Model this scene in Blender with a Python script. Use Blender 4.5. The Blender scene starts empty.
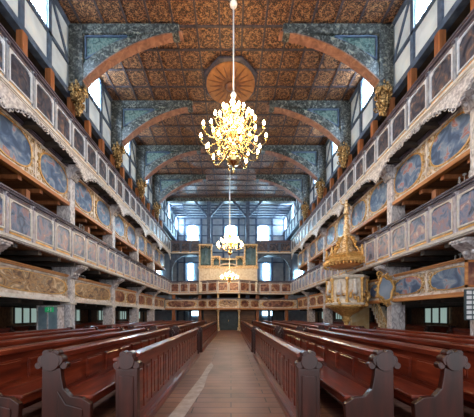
import bpy, bmesh, math, random
from mathutils import Vector, Matrix
random.seed(7)
PI = math.pi
sc = bpy.context.scene
COL = sc.collection
EYE = 1.6
D = 3.93
def YN(n): return 7.23 + D * n
YBACK = 26.9
YEND = 33.5
CEIL = 14.25
ORD = ['first', 'second', 'third', 'fourth', 'fifth', 'sixth', 'seventh', 'eighth', 'ninth', 'tenth', 'eleventh', 'twelfth']

# ------------------------------------------------------------------ mesh helper
class MB:
    def __init__(s): s.v = []; s.f = []; s.m = []; s.sm = []
    def add(s, vs, fs, mi=0, smooth=False):
        b = len(s.v); s.v += [tuple(v) for v in vs]
        for f in fs: s.f.append([b + i for i in f]); s.m.append(mi); s.sm.append(smooth)
        return s
    def box(s, x0, x1, y0, y1, z0, z1, mi=0):
        return s.add([(x0,y0,z0),(x1,y0,z0),(x1,y1,z0),(x0,y1,z0),(x0,y0,z1),(x1,y0,z1),(x1,y1,z1),(x0,y1,z1)],
              [(0,3,2,1),(4,5,6,7),(0,1,5,4),(1,2,6,5),(2,3,7,6),(3,0,4,7)], mi)
    def bar(s, a, b, w, h=None, mi=0, up=(0,0,1)):
        a = Vector(a); b = Vector(b); d = (b - a).normalized(); u = Vector(up)
        if abs(d.dot(u)) > .99: u = Vector((0,1,0))
        r = d.cross(u).normalized() * w / 2; t = r.cross(d).normalized() * (h or w) / 2
        vs = [p + sr * r + st * t for p in (a, b) for sr, st in ((-1,-1),(1,-1),(1,1),(-1,1))]
        return s.add(vs, [(0,3,2,1),(4,5,6,7),(0,1,5,4),(1,2,6,5),(2,3,7,6),(3,0,4,7)], mi)
    def prism(s, pts, axis, a, b, mi=0):
        # pts: 2D outline; axis 'x' -> (y,z), 'y' -> (x,z), 'z' -> (x,y)
        def P(p, t):
            return {'x': (t, p[0], p[1]), 'y': (p[0], t, p[1]), 'z': (p[0], p[1], t)}[axis]
        n = len(pts)
        vs = [P(p, a) for p in pts] + [P(p, b) for p in pts]
        fs = [list(range(n))[::-1], list(range(n, 2*n))] + [(i, (i+1) % n, n + (i+1) % n, n + i) for i in range(n)]
        return s.add(vs, fs, mi)
    def lathe(s, prof, c=(0,0,0), seg=12, mi=0, smooth=True, rot=0):
        vs = []; fs = []
        for r, z in prof:
            for k in range(seg):
                a = 2*PI*k/seg + rot
                vs.append((c[0] + r*math.cos(a), c[1] + r*math.sin(a), c[2] + z))
        for i in range(len(prof)-1):
            for k in range(seg):
                k2 = (k+1) % seg
                fs.append((i*seg+k, i*seg+k2, (i+1)*seg+k2, (i+1)*seg+k))
        fs.append(tuple(range(seg))[::-1]); fs.append(tuple(range((len(prof)-1)*seg, len(prof)*seg)))
        return s.add(vs, fs, mi, smooth)
    def tube(s, pts, r, seg=6, mi=0, r2=None):
        pts = [Vector(p) for p in pts]; n = len(pts); vs = []; fs = []
        prev = None
        for i, p in enumerate(pts):
            t = (pts[min(i+1, n-1)] - pts[max(i-1, 0)]).normalized()
            u = prev if prev is not None else (Vector((0,0,1)) if abs(t.z) < .9 else Vector((1,0,0)))
            u = (u - t * u.dot(t)).normalized(); prev = u; w = t.cross(u)
            rr = r if r2 is None else r + (r2 - r) * i / (n-1)
            for k in range(seg):
                a = 2*PI*k/seg; vs.append(p + u*rr*math.cos(a) + w*rr*math.sin(a))
        for i in range(n-1):
            for k in range(seg):
                k2 = (k+1) % seg
                fs.append((i*seg+k, i*seg+k2, (i+1)*seg+k2, (i+1)*seg+k))
        fs.append(tuple(range(seg))[::-1]); fs.append(tuple(range((n-1)*seg, n*seg)))
        return s.add(vs, fs, mi, True)
    def ball(s, c, r, mi=0, sz=1.0, seg=10, rings=7):
        pr = [(max(r*math.sin(PI*i/rings), .001), -r*sz*math.cos(PI*i/rings)) for i in range(rings+1)]
        return s.lathe(pr, c, seg, mi)
    def spiral(s, cx, cz, y, r0, turns, th, sx=1, sz=1, start=0, mi=0):
        pts = []
        n = int(10*turns)
        for i in range(n+1):
            t = i/n; a = start + 2*PI*turns*t; r = r0*(1-.85*t)
            pts.append((cx + sx*r*math.cos(a), y, cz + sz*r*math.sin(a)))
        return s.tube(pts, th, 5, mi, th*.6)
    def mesh(s, name, bevel=0):
        me = bpy.data.meshes.new(name); me.from_pydata(s.v, [], s.f)
        for p, mi, sm in zip(me.polygons, s.m, s.sm): p.material_index = mi; p.use_smooth = sm
        bm = bmesh.new(); bm.from_mesh(me)
        if bevel:
            bmesh.ops.bevel(bm, geom=list(bm.edges), offset=bevel, segments=1, affect='EDGES', clamp_overlap=True)
        bmesh.ops.recalc_face_normals(bm, faces=bm.faces)
        bm.to_mesh(me); bm.free()
        return me
    def build(s, name, mats, parent=None, world=False, bevel=0):
        me = s.mesh(name, bevel)
        if not isinstance(mats, (list, tuple)): mats = [mats]
        for m in mats: me.materials.append(m)
        if world and parent is not None: me.transform(Matrix.Translation(-Vector(parent.location)))
        o = bpy.data.objects.new(name, me); COL.objects.link(o); o.parent = parent
        return o

def tag(o, label=None, cat=None, group=None, kind=None):
    if label: o['label'] = label
    if cat: o['category'] = cat
    if group: o['group'] = group
    if kind: o['kind'] = kind
    return o
def empty(name, loc, rz=0, label=None, cat=None, group=None):
    o = bpy.data.objects.new(name, None); COL.objects.link(o); o.location = loc; o.rotation_euler = (0,0,rz)
    o.empty_display_size = .2
    return tag(o, label, cat, group)
def kids(o): return [c for c in COL.objects if c.parent == o]
def copy_tree(o, parent=None, loc=None, rz=None, label=None):
    c = o.copy(); COL.objects.link(c); c.parent = parent
    if loc is not None: c.location = loc
    if rz is not None: c.rotation_euler = (0,0,rz)
    if label: c['label'] = label
    for ch in kids(o): copy_tree(ch, c)
    return c
def struct(name, mb, mats, parent=None, bevel=0):
    o = mb.build(name, mats, parent, bevel=bevel)
    if parent is None: o['kind'] = 'structure'
    return o

# ------------------------------------------------------------------ materials
def newmat(name):
    m = bpy.data.materials.new(name); m.use_nodes = True
    nt = m.node_tree; b = nt.nodes['Principled BSDF']
    return m, nt, b
def ramp(nt, stops, interp='LINEAR'):
    r = nt.nodes.new('ShaderNodeValToRGB'); r.color_ramp.interpolation = interp
    e = r.color_ramp.elements
    while len(e) < len(stops): e.new(.5)
    for el, (p, c) in zip(e, stops): el.position = p; el.color = (*c, 1)
    return r
def coords(nt, kind='Object', scale=(1,1,1), rnd=False):
    tc = nt.nodes.new('ShaderNodeTexCoord'); mp = nt.nodes.new('ShaderNodeMapping')
    nt.links.new(tc.outputs[kind], mp.inputs[0]); mp.inputs['Scale'].default_value = scale
    if rnd:
        oi = nt.nodes.new('ShaderNodeObjectInfo'); mm = nt.nodes.new('ShaderNodeMath'); mm.operation = 'MULTIPLY'
        mm.inputs[1].default_value = 40; nt.links.new(oi.outputs['Random'], mm.inputs[0])
        cb = nt.nodes.new('ShaderNodeCombineXYZ')
        for i in range(3): nt.links.new(mm.outputs[0], cb.inputs[i])
        nt.links.new(cb.outputs[0], mp.inputs['Location'])
    return mp
CON = ('painting','marbl','infill','landscape','carv','cream')
def noisy(name, stops, scale=3, detail=4, rough=.5, stretch=(1,1,1), rnd=False, bump=0, metal=0, coat=0, distort=0, interp='LINEAR', spec=.5):
    m, nt, b = newmat(name)
    if any(k in name for k in CON) and 'plaster' not in name: stops = [(.5+(p-.5)*.6, c) for p, c in stops]
    mp = coords(nt, 'Object', stretch, rnd)
    n = nt.nodes.new('ShaderNodeTexNoise'); n.inputs['Scale'].default_value = scale
    n.inputs['Detail'].default_value = detail; n.inputs['Distortion'].default_value = distort
    nt.links.new(mp.outputs[0], n.inputs[0])
    r = ramp(nt, stops, interp); nt.links.new(n.outputs[0], r.inputs[0])
    nt.links.new(r.outputs[0], b.inputs['Base Color'])
    b.inputs['Roughness'].default_value = rough; b.inputs['Metallic'].default_value = metal
    b.inputs['Coat Weight'].default_value = coat; b.inputs['Specular IOR Level'].default_value = spec
    if bump:
        bp = nt.nodes.new('ShaderNodeBump'); bp.inputs['Strength'].default_value = bump; bp.inputs['Distance'].default_value = .03
        nt.links.new(n.outputs[0], bp.inputs['Height']); nt.links.new(bp.outputs[0], b.inputs['Normal'])
    return m
def emis(name, col, strength):
    m, nt, b = newmat(name)
    b.inputs['Base Color'].default_value = (*col, 1)
    b.inputs['Emission Color'].default_value = (*col, 1); b.inputs['Emission Strength'].default_value = strength
    return m

M = {}
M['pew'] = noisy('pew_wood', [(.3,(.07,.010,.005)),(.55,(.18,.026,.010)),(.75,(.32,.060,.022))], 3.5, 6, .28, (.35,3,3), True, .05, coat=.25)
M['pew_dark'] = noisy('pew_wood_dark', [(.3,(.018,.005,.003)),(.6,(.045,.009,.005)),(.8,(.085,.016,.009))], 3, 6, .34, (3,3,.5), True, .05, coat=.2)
M['frame'] = noisy('lilac_grey_frame_paint', [(.3,(.36,.31,.33)),(.55,(.54,.49,.52)),(.8,(.70,.66,.68))], 6, 5, .55, (1,1,1), True)
M['frame4'] = noisy('cool_grey_frame_paint', [(.3,(.20,.21,.25)),(.55,(.34,.36,.41)),(.8,(.50,.52,.57))], 6, 5, .5, (1,1,1), True)
M['frame_line4'] = noisy('cool_moulding_paint', [(.3,(.58,.60,.66)),(.7,(.82,.84,.88))], 7, 4, .45)
M['frame_line'] = noisy('pale_moulding_paint', [(.3,(.62,.56,.50)),(.7,(.82,.77,.70))], 7, 4, .5)
M['rail'] = noisy('dark_plum_rail', [(.3,(.07,.055,.075)),(.6,(.15,.12,.15)),(.8,(.24,.2,.22))], 5, 5, .4, (.4,1,1), True)
M['cream'] = noisy('cream_board_paint', [(.25,(.50,.39,.31)),(.55,(.76,.67,.59)),(.8,(.88,.82,.76))], 4, 6, .5, (1,1,1), True, distort=1)
M['orange'] = noisy('orange_pine_beam', [(.3,(.42,.15,.04)),(.6,(.62,.27,.09)),(.8,(.75,.40,.16))], 3, 5, .45, (.3,4,4), True)
M['brown'] = noisy('brown_planks', [(.3,(.10,.042,.018)),(.6,(.22,.10,.042)),(.8,(.34,.17,.075))], 2.4, 6, .55, (.3,4,3), True, .1)
M['orangepost'] = noisy('orange_brown_post', [(.3,(.22,.07,.022)),(.7,(.45,.17,.06))], 3, 5, .5, (3,3,.4))
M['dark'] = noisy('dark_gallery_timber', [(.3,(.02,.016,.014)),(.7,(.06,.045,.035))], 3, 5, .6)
M['timber'] = noisy('blue_grey_timber', [(.3,(.035,.055,.10)),(.6,(.085,.125,.20)),(.8,(.16,.22,.30))], 4, 5, .5, (1,1,1))
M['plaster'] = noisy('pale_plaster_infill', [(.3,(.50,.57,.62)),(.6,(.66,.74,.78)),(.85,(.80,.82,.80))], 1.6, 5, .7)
M['marble'] = noisy('marbled_column_paint', [(.25,(.30,.27,.28)),(.45,(.56,.51,.51)),(.75,(.80,.76,.75))], 5, 7, .4, (1,1,.5), distort=2.5)
M['brace'] = noisy('painted_brace_marbling', [(.3,(.012,.016,.016)),(.45,(.038,.042,.040)),(.56,(.085,.095,.09)),(.68,(.17,.18,.165)),(.82,(.30,.28,.20))], 5, 9, .34, distort=1.6)
M['bracepanel'] = noisy('painted_green_infill', [(.3,(.02,.045,.045)),(.5,(.07,.13,.12)),(.7,(.16,.20,.17)),(.85,(.06,.08,.07))], 3, 9, .42, distort=3)
M['soffit'] = noisy('orange_brace_soffit', [(.3,(.13,.05,.03)),(.6,(.26,.11,.065)),(.8,(.40,.23,.15))], 4, 6, .45, distort=1)
M['gold'] = noisy('gilding', [(.3,(.48,.24,.06)),(.6,(.80,.48,.16)),(.8,(.95,.72,.36))], 9, 4, .32, metal=.3, bump=.2)
M['goldpaint'] = noisy('gold_and_cream_carving', [(.3,(.42,.24,.09)),(.5,(.70,.48,.22)),(.7,(.88,.76,.56))], 12, 5, .4, metal=.2, bump=.3)
M['white_carving'] = noisy('white_carving', [(.3,(.40,.37,.38)),(.7,(.80,.76,.74))], 12, 4, .5, bump=.3)
M['oldgold'] = noisy('tarnished_gilding_carving', [(.25,(.06,.035,.015)),(.5,(.34,.20,.07)),(.75,(.78,.56,.26))], 14, 3, .4, metal=.4)
M['cream_gold'] = noisy('cream_yellow_panel', [(.3,(.80,.55,.24)),(.6,(.92,.72,.40)),(.8,(.95,.82,.58))], 3, 4, .45)
M['brass'] = noisy('polished_brass', [(.3,(.72,.44,.14)),(.7,(1,.78,.38))], 4, 2, .2, metal=1)
M['portrait'] = noisy('portrait_painting', [(.2,(.05,.06,.10)),(.4,(.14,.19,.30)),(.52,(.27,.27,.36)),(.66,(.36,.20,.20)),(.85,(.62,.50,.44))], 3.0, 5, .35, (1.3,1,1), True, distort=1.2)
M['darkportrait'] = noisy('dark_portrait_painting', [(.3,(.02,.022,.035)),(.45,(.05,.058,.09)),(.6,(.10,.085,.095)),(.74,(.22,.13,.10)),(.88,(.42,.34,.28))], 3.2, 5, .35, (1.3,1,1), True, distort=1.2)
M['oval'] = noisy('blue_oval_painting', [(.3,(.06,.10,.19)),(.5,(.13,.20,.33)),(.64,(.32,.38,.46)),(.74,(.44,.15,.13)),(.88,(.60,.40,.32))], 2.6, 4, .3, (1,1,1), True, distort=.8)
M['redoval'] = noisy('red_brown_oval_painting', [(.3,(.10,.035,.03)),(.5,(.24,.09,.06)),(.65,(.36,.17,.10)),(.8,(.48,.32,.2))], 3, 4, .35, (1,1,1), True, distort=.8)
M['landscape'] = noisy('golden_landscape_painting', [(.3,(.10,.05,.03)),(.42,(.28,.15,.07)),(.52,(.50,.29,.12)),(.6,(.22,.15,.11)),(.72,(.60,.42,.24)),(.9,(.78,.64,.46))], 2.6, 7, .35, (1,1,1.3), True, distort=1.5)
M['chapelboard'] = noisy('grey_boarded_ceiling', [(.3,(.20,.23,.26)),(.7,(.42,.46,.50))], 3, 4, .55, (.3,5,1))
M['organwhite'] = noisy('organ_white_gold', [(.3,(.62,.50,.36)),(.6,(.84,.76,.64))], 7, 5, .45)
M['pipe'] = noisy('organ_pipe_metal', [(.3,(.10,.19,.22)),(.7,(.24,.36,.40))], 3, 3, .35, metal=.4)
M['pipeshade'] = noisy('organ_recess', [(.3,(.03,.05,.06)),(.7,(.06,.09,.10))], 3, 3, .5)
M['rod'] = noisy('pale_chain_rod', [(.3,(.72,.68,.62)),(.7,(.88,.85,.80))], 10, 2, .4)
M['whitemetal'] = noisy('white_paint', [(.3,(.74,.74,.74)),(.7,(.86,.86,.86))], 6, 2, .5)
M['black'] = noisy('black_paint', [(.3,(.012,.012,.014)),(.7,(.03,.03,.034))], 6, 2, .4)
M['green_sign'] = emis('green_exit_sign', (.01,.22,.08), .4)
M['tealglass'] = noisy('teal_glass_door', [(.3,(.16,.24,.28)),(.7,(.28,.37,.42))], 3, 2, .15)
M['muntin'] = noisy('window_bar_paint', [(.3,(.35,.42,.5)),(.7,(.55,.62,.7))], 6, 2, .5)
M['bulb'] = emis('lit_candle_bulb', (1,.74,.38), 26)
M['day'] = emis('bright_daylight_pane', (.66,.85,1), 22)
M['daylow'] = emis('shaded_daylight_pane', (.50,.68,.62), .22)
M['dayback'] = emis('far_daylight_pane', (.50,.80,1), 15)

# glass bulbs etc handled by emission; coffered ceiling painted boards
def ceiling_mat():
    m, nt, b = newmat('painted_coffer_boards')
    L = nt.links
    mp = coords(nt, 'Object', (1,1,1))
    def vor(scale, feat='DISTANCE_TO_EDGE'):
        v = nt.nodes.new('ShaderNodeTexVoronoi'); v.feature = feat; v.inputs['Scale'].default_value = scale
        L.new(mp.outputs[0], v.inputs[0]); return v
    n = nt.nodes.new('ShaderNodeTexNoise'); n.inputs['Scale'].default_value = 7; n.inputs['Detail'].default_value = 4; n.inputs['Distortion'].default_value = 3
    L.new(mp.outputs[0], n.inputs[0])
    w = nt.nodes.new('ShaderNodeTexWave'); w.wave_type = 'RINGS'; w.inputs['Scale'].default_value = 2.6; w.inputs['Distortion'].default_value = 14; w.inputs['Detail'].default_value = 4; w.inputs['Detail Scale'].default_value = 3.6
    L.new(mp.outputs[0], w.inputs[0])
    v = vor(5.5)
    mul = nt.nodes.new('ShaderNodeMath'); mul.operation = 'MULTIPLY_ADD'; mul.inputs[1].default_value = .75
    L.new(w.outputs['Fac'], mul.inputs[0])
    m2 = nt.nodes.new('ShaderNodeMath'); m2.operation = 'MULTIPLY'; m2.inputs[1].default_value = .55
    L.new(n.outputs[0], m2.inputs[0]); L.new(m2.outputs[0], mul.inputs[2])
    fr = nt.nodes.new('ShaderNodeMapping'); fr.inputs['Scale'].default_value = (1, 4/D, 0)
    fr.inputs['Location'].default_value = (.5+100, 100-YN(-2)*4/D, 0)
    tc = nt.nodes.new('ShaderNodeTexCoord'); L.new(tc.outputs['Object'], fr.inputs[0])
    def vm(op, a, val=None):
        v_ = nt.nodes.new('ShaderNodeVectorMath'); v_.operation = op; L.new(a, v_.inputs[0])
        if val is not None: v_.inputs[1].default_value = val
        return v_
    f1 = vm('FRACTION', fr.outputs[0]); f2 = vm('SUBTRACT', f1.outputs[0], (.5,.5,0)); ln = vm('LENGTH', f2.outputs[0])
    sn = nt.nodes.new('ShaderNodeMath'); sn.operation = 'MULTIPLY'; sn.inputs[1].default_value = 24; L.new(ln.outputs['Value'], sn.inputs[0])
    s2 = nt.nodes.new('ShaderNodeMath'); s2.operation = 'COSINE'; L.new(sn.outputs[0], s2.inputs[0])
    s3 = nt.nodes.new('ShaderNodeMath'); s3.operation = 'MULTIPLY_ADD'; s3.inputs[1].default_value = .13; L.new(s2.outputs[0], s3.inputs[0]); L.new(mul.outputs[0], s3.inputs[2])
    mul = s3
    r = ramp(nt, [(.28,(.012,.007,.007)),(.55,(.060,.024,.015)),(.8,(.17,.068,.034)),(1.0,(.38,.21,.10))])
    L.new(mul.outputs[0], r.inputs[0])
    L.new(r.outputs[0], b.inputs['Base Color'])
    b.inputs['Roughness'].default_value = .38; b.inputs['Specular IOR Level'].default_value = .6
    return m
M['coffer'] = ceiling_mat()
M['batten'] = noisy('dark_coffer_batten', [(.3,(.025,.022,.03)),(.7,(.075,.06,.07))], 6, 3, .5)
M['sunburst'] = noisy('sunburst_orange_board', [(.3,(.20,.075,.02)),(.7,(.38,.16,.045))], 3, 4, .45)
M['sunray'] = noisy('sunburst_dark_ray', [(.3,(.10,.03,.012)),(.7,(.2,.07,.02))], 5, 3, .45)

def floor_mat():
    m, nt, b = newmat('worn_floor_tiles'); L = nt.links
    mp = coords(nt, 'Object', (1,1,1))
    br = nt.nodes.new('ShaderNodeTexBrick'); L.new(mp.outputs[0], br.inputs[0])
    br.inputs['Scale'].default_value = 1.0; br.inputs['Brick Width'].default_value = 1.3; br.inputs['Row Height'].default_value = .26
    br.inputs['Mortar Size'].default_value = .012; br.inputs['Mortar Smooth'].default_value = .3
    br.inputs['Color1'].default_value = (.25,.115,.08,1); br.inputs['Color2'].default_value = (.32,.165,.12,1); br.inputs['Mortar'].default_value = (.06,.035,.028,1)
    n = nt.nodes.new('ShaderNodeTexNoise'); n.inputs['Scale'].default_value = 1.1; n.inputs['Detail'].default_value = 7; L.new(mp.outputs[0], n.inputs[0])
    r = ramp(nt, [(.3,(.45,.40,.38)),(.6,(.95,.9,.88)),(.8,(1.25,1.15,1.1))]); L.new(n.outputs[0], r.inputs[0])
    mx = nt.nodes.new('ShaderNodeMix'); mx.data_type = 'RGBA'; mx.blend_type = 'MULTIPLY'; mx.inputs[0].default_value = 1
    L.new(br.outputs[0], mx.inputs[6]); L.new(r.outputs[0], mx.inputs[7]); L.new(mx.outputs[2], b.inputs['Base Color'])
    b.inputs['Roughness'].default_value = .5
    return m
M['floor'] = floor_mat()
M['worn'] = noisy('pale_worn_patch', [(.3,(.30,.22,.18)),(.7,(.50,.40,.34))], 6, 5, .6)

# ------------------------------------------------------------------ room shell
YS = -0.6
HW = 7.0; OW = 10.6
mb = MB().box(-OW-.2, OW+.2, YS, YEND+.2, -.15, 0); struct('floor', mb, M['floor'])
mb = MB()
mb.prism([(-1.02,3.5),(-.78,3.5),(-.60,5.6),(-.62,7.0),(-.55,8.0),(-.66,8.6),(-.74,7.9),(-.78,6.6),(-.86,5.5)], 'z', .0, .004)
o = mb.build('worn_floor_strip', M['worn']); tag(o, kind='structure')

# ceiling boards over nave and chapel bay
mb = MB().box(-HW-.2, HW+.2, YS, YBACK+.6, CEIL, CEIL+.2); struct('ceiling', mb, M['coffer'])
mb = MB()
for i in range(0, 9):
    mb.box(-HW, HW, YBACK+.6+i*.8, YBACK+.6+i*.8+.76, CEIL+.0, CEIL+.15)
ch = mb.build('ceiling_chapel_boards', M['chapelboard']); tag(ch, kind='structure')
mb = MB()
x = -6.5
for i in range(14):
    mb.box(-6.5+i-.04, -6.5+i+.04, YS, YBACK+.3, CEIL-.06, CEIL)
k = 0; y = YN(-2)
while y < YBACK:
    w = .04
    mb.box(-HW, HW, y-w, y+w, CEIL-.045, CEIL-.001); y += D/4
ct = mb.build('trim_1', M['batten']); tag(ct, kind='structure')
mb = MB()
for i in range(9):
    mb.box(-HW, HW, YBACK+.9+i*.75, YBACK+1.0+i*.75, CEIL-.14, CEIL)
for i in range(6):
    mb.box(-5.5+i*2.2-.04, -5.5+i*2.2+.04, YBACK+.5, YEND, CEIL-.1, CEIL)
ct = mb.build('trim_2', M['timber']); tag(ct, kind='structure')

# clerestory walls: plaster infill, timber frame, windows
wn = [0]
def side_walls(s):
    side = 'left' if s < 0 else 'right'
    X = lambda a: s*a
    def bx(mb, a0, a1, *r):
        x0, x1 = sorted((s*a0, s*a1)); mb.box(x0, x1, *r)
    zb = 11.1 - .0; zm = 12.5; c = D/3
    zs = 11.25; zmid = 12.5; zt = CEIL
    pl = MB(); tf = MB()
    wins = []
    y0 = YN(-2); n = 0
    cells = []
    y = y0
    i = 0
    while y < YEND - .3:
        y1 = min(y + c, YEND)
        mid = (i % 3 == 1)
        cells.append((y, y1, mid, i)); y += c; i += 1
    for (a, b_, mid, i) in cells:
        bx(pl, HW+.06, HW+.18, a, b_, zs, zmid)
        if mid:
            wins.append((a, b_))
        else:
            bx(pl, HW+.06, HW+.18, a, b_, zmid, zt)
        bx(tf, HW-.02, HW+.2, a-.09, a+.09, zs, zt)
        if not mid:
            lo, hi = ((a+.1, b_-.1) if i % 3 == 0 else (b_-.1, a+.1))
            tf.bar((X(HW+.05), lo, zmid), (X(HW+.05), hi, zt-.1), .1, .12)
    bx(tf, HW-.06, HW+.22, y0, YEND, zs-.2, zs+.04)
    bx(tf, HW-.02, HW+.2, y0, YEND, zmid-.07, zmid+.07)
    bx(tf, HW-.04, HW+.2, y0, YEND, zt-.18, zt)
    w = struct('wall_%s_clerestory' % side, pl, M['plaster'])
    tf.build('timber_frame', M['timber'], w)
    for (a, b_) in wins:
        wn[0] += 1
        g = MB(); bx(g, HW+.12, HW+.15, a+.09, b_-.09, zmid+.07, zt-.18)
        f = MB()
        for q in (.0, .25, .5, .75, 1.0):
            yy = a+.12 + (b_-a-.24)*q; bx(f, HW+.05, HW+.12, yy-.018, yy+.018, zmid+.07, zt-.18)
        for q in (0, .5, 1.0):
            zz = zmid+.09+(zt-zmid-.29)*q; bx(f, HW+.05, HW+.12, a+.09, b_-.09, zz-.018, zz+.018)
        o = struct('window_%d' % wn[0], f, M['muntin']); p = g.build('glass_pane', M['day'], o)
    # outer wall under the galleries with small windows
    ow = MB(); bx(ow, OW, OW+.2, y0, YEND, 0, zs); 
    o = struct('wall_%s' % side, ow, M['brown'])
    of = MB()
    for n in range(-2, 8):
        yy = YN(n)
        if yy > YEND: break
        bx(of, OW-.12, OW, yy-.12, yy+.12, 0, zs)
    for z in (2.1, 3.9, 6.4, 8.2): bx(of, OW-.1, OW, y0, YEND, z-.12, z+.08)
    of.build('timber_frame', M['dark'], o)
    for (z0, z1) in ((1.2, 1.95), (2.8, 3.6), (4.6, 6.0), (7.0, 8.0), (9.0, 10.2)):
        for n in range(-1, 6):
            if z0 > 2: continue
            yy = YN(n) + D/2
            wn[0] += 1
            g = MB(); f = MB(); wd = .75
            if yy + wd > YEND: continue
            bx(g, OW-.05, OW-.03, yy-wd, yy+wd, z0, z1)
            for q in range(4): bx(f, OW-.1, OW-.05, yy-wd+q*wd*2/3-.03, yy-wd+q*wd*2/3+.03, z0, z1)
            bx(f, OW-.1, OW-.05, yy-wd, yy+wd, z0-.05, z0); bx(f, OW-.1, OW-.05, yy-wd, yy+wd, z1, z1+.05)
            o2 = struct('window_%d' % wn[0], f, M['dark']); g.build('glass_pane', M['daylow'], o2)
    # roof of the uppermost gallery behind the clerestory sill
    rf = MB(); bx(rf, HW+.2, OW+.2, y0, YEND, zs-.2, zs); 
    tag(rf.build('ceiling_%s_gallery' % side, M['dark']), kind='structure')
side_walls(-1); side_walls(1)

# far wall: plaster, timbers and windows
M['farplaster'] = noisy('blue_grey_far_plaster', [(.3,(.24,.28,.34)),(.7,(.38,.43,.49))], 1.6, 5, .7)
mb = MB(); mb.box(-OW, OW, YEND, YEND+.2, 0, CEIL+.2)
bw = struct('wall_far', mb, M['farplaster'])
mb = MB()
for x in (-7, -6.1, -3.9, -2.5, -1.0, 1.0, 1.9, 3.3, 5.4, 7): mb.box(x-.12, x+.12, YEND-.1, YEND, 0, CEIL)
for z in (2.5, 5.1, 6.0, 8.5, 9.8, 10.9, 12.0, 13.4): mb.box(-HW, HW, YEND-.09, YEND, z-.07, z+.07)
mb.build('timber_frame', M['timber'], bw)
def far_window(x0, x1, z0, z1, arched, mat):
    wn[0] += 1
    g = MB()
    if arched:
        r = (x1-x0)/2; cx = (x0+x1)/2
        pts = [(x0, z0), (x1, z0)] + [(cx + r*math.cos(PI*k/10), z1-r*.6 + r*.6*math.sin(PI*k/10)) for k in range(11)]
        g.prism(pts, 'y', YEND-.16, YEND-.12)
    else: g.box(x0, x1, YEND-.16, YEND-.12, z0, z1)
    f = MB(); n = 3
    for q in range(n+1):
        xx = x0+(x1-x0)*q/n; f.box(xx-.025, xx+.025, YEND-.2, YEND-.12, z0, z1-(.3 if q in (0,n) and arched else 0))
    for q in range(4):
        zz = z0+(z1-z0)*q/4; f.box(x0, x1, YEND-.2, YEND-.12, zz-.02, zz+.02)
    o = struct('window_%d' % wn[0], f, M['muntin']); g.build('glass_pane', mat, o)
far_window(-5.7, -4.35, 11.15, 13.3, True, M['dayback'])
far_window(-.7, .7, 11.15, 13.3, True, M['dayback'])
far_window(3.55, 4.9, 11.15, 13.3, True, M['dayback'])
far_window(-5.6, -5.0, 6.2, 8.35, True, M['dayback'])
far_window(4.25, 4.95, 6.2, 8.35, True, M['dayback'])
far_window(-10.2, -9.25, 6.25, 7.5, True, M['dayback'])
far_window(8.4, 9.35, 6.25, 7.5, True, M['dayback'])
M['dayfaint'] = emis('faint_daylight_pane', (.55,.80,.92), 2.5)
far_window(-5.4, -4.2, 1.5, 2.3, False, M['dayfaint'])
far_window(4.1, 5.4, 1.5, 2.3, False, M['dayfaint'])

# crossbeam and king posts at the chapel opening
st = empty('timber_frame', (0, YBACK+.8, 0), 0, 'blue-grey timber posts and crossbeam framing the opening behind the organ', 'timber frame')
for x in (-2.4, 1.8):
    MB().box(x-.2, x+.2, YBACK+.62, YBACK+.98, 0, CEIL-.35).build('post', M['timber'], st, True)
MB().box(-HW, HW, YBACK+.55, YBACK+1.05, CEIL-.4, CEIL).build('crossbeam', M['brace'], st, True)
for x, s in ((-2.4,-1),(-2.4,1),(1.8,-1),(1.8,1)):
    b_ = MB(); b_.bar((x+s*.15, YBACK+.8, CEIL-1.9), (x+s*1.5, YBACK+.8, CEIL-.35), .22, .22)
    b_.build('knee_brace', M['timber'], st, True)
for s in (-1, 1):
    pts = [(s*6.9, 8.3), (s*6.3, 8.3)] + [(s*(6.3 - .0) - s*.0 - s*2.9*(1-math.cos(t*PI/2*.9)), 5.2+.0+2.6*math.cos((1-t)*PI/2)) for t in ()]
    a = MB()
    # arched spandrel under upper far gallery
    cx = s*4.35; R_ = 1.95
    arc = [(cx + R_*math.cos(PI*k/12), 6.3 + 1.75*math.sin(PI*k/12)) for k in range(13)]
    top = [(cx + R_, 8.3), (cx - R_, 8.3)]
    for k in range(12):
        q = [arc[k], arc[k+1], (arc[k+1][0], 8.35), (arc[k][0], 8.35)]
        a.prism(q, 'y', YBACK+.3, YBACK+.5)
    a.box(cx-R_-.25, cx-R_, YBACK+.3, YBACK+.5, 5.0, 8.35); a.box(cx+R_, cx+R_+.25, YBACK+.3, YBACK+.5, 5.0, 8.35)
    a.build('arched_spandrel', M['timber'], st, True)

# ------------------------------------------------------------------ gallery parapets
proto = {}
def seg_matrix(p0, p1, z):
    d = Vector((p1[0]-p0[0], p1[1]-p0[1], 0)); return d.length, math.atan2(d.y, d.x)
def place_unit(kind, root, x, y, z, rz, name_parts):
    for me, nm, lab, sub in name_parts:
        o = bpy.data.objects.new(nm, me); COL.objects.link(o); o.parent = root
        o.location = Vector((x, y, z)) - Vector(root.location); o.rotation_euler = (0,0,rz)
        for me2, nm2 in sub:
            q = bpy.data.objects.new(nm2, me2); COL.objects.link(q); q.parent = o

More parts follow.
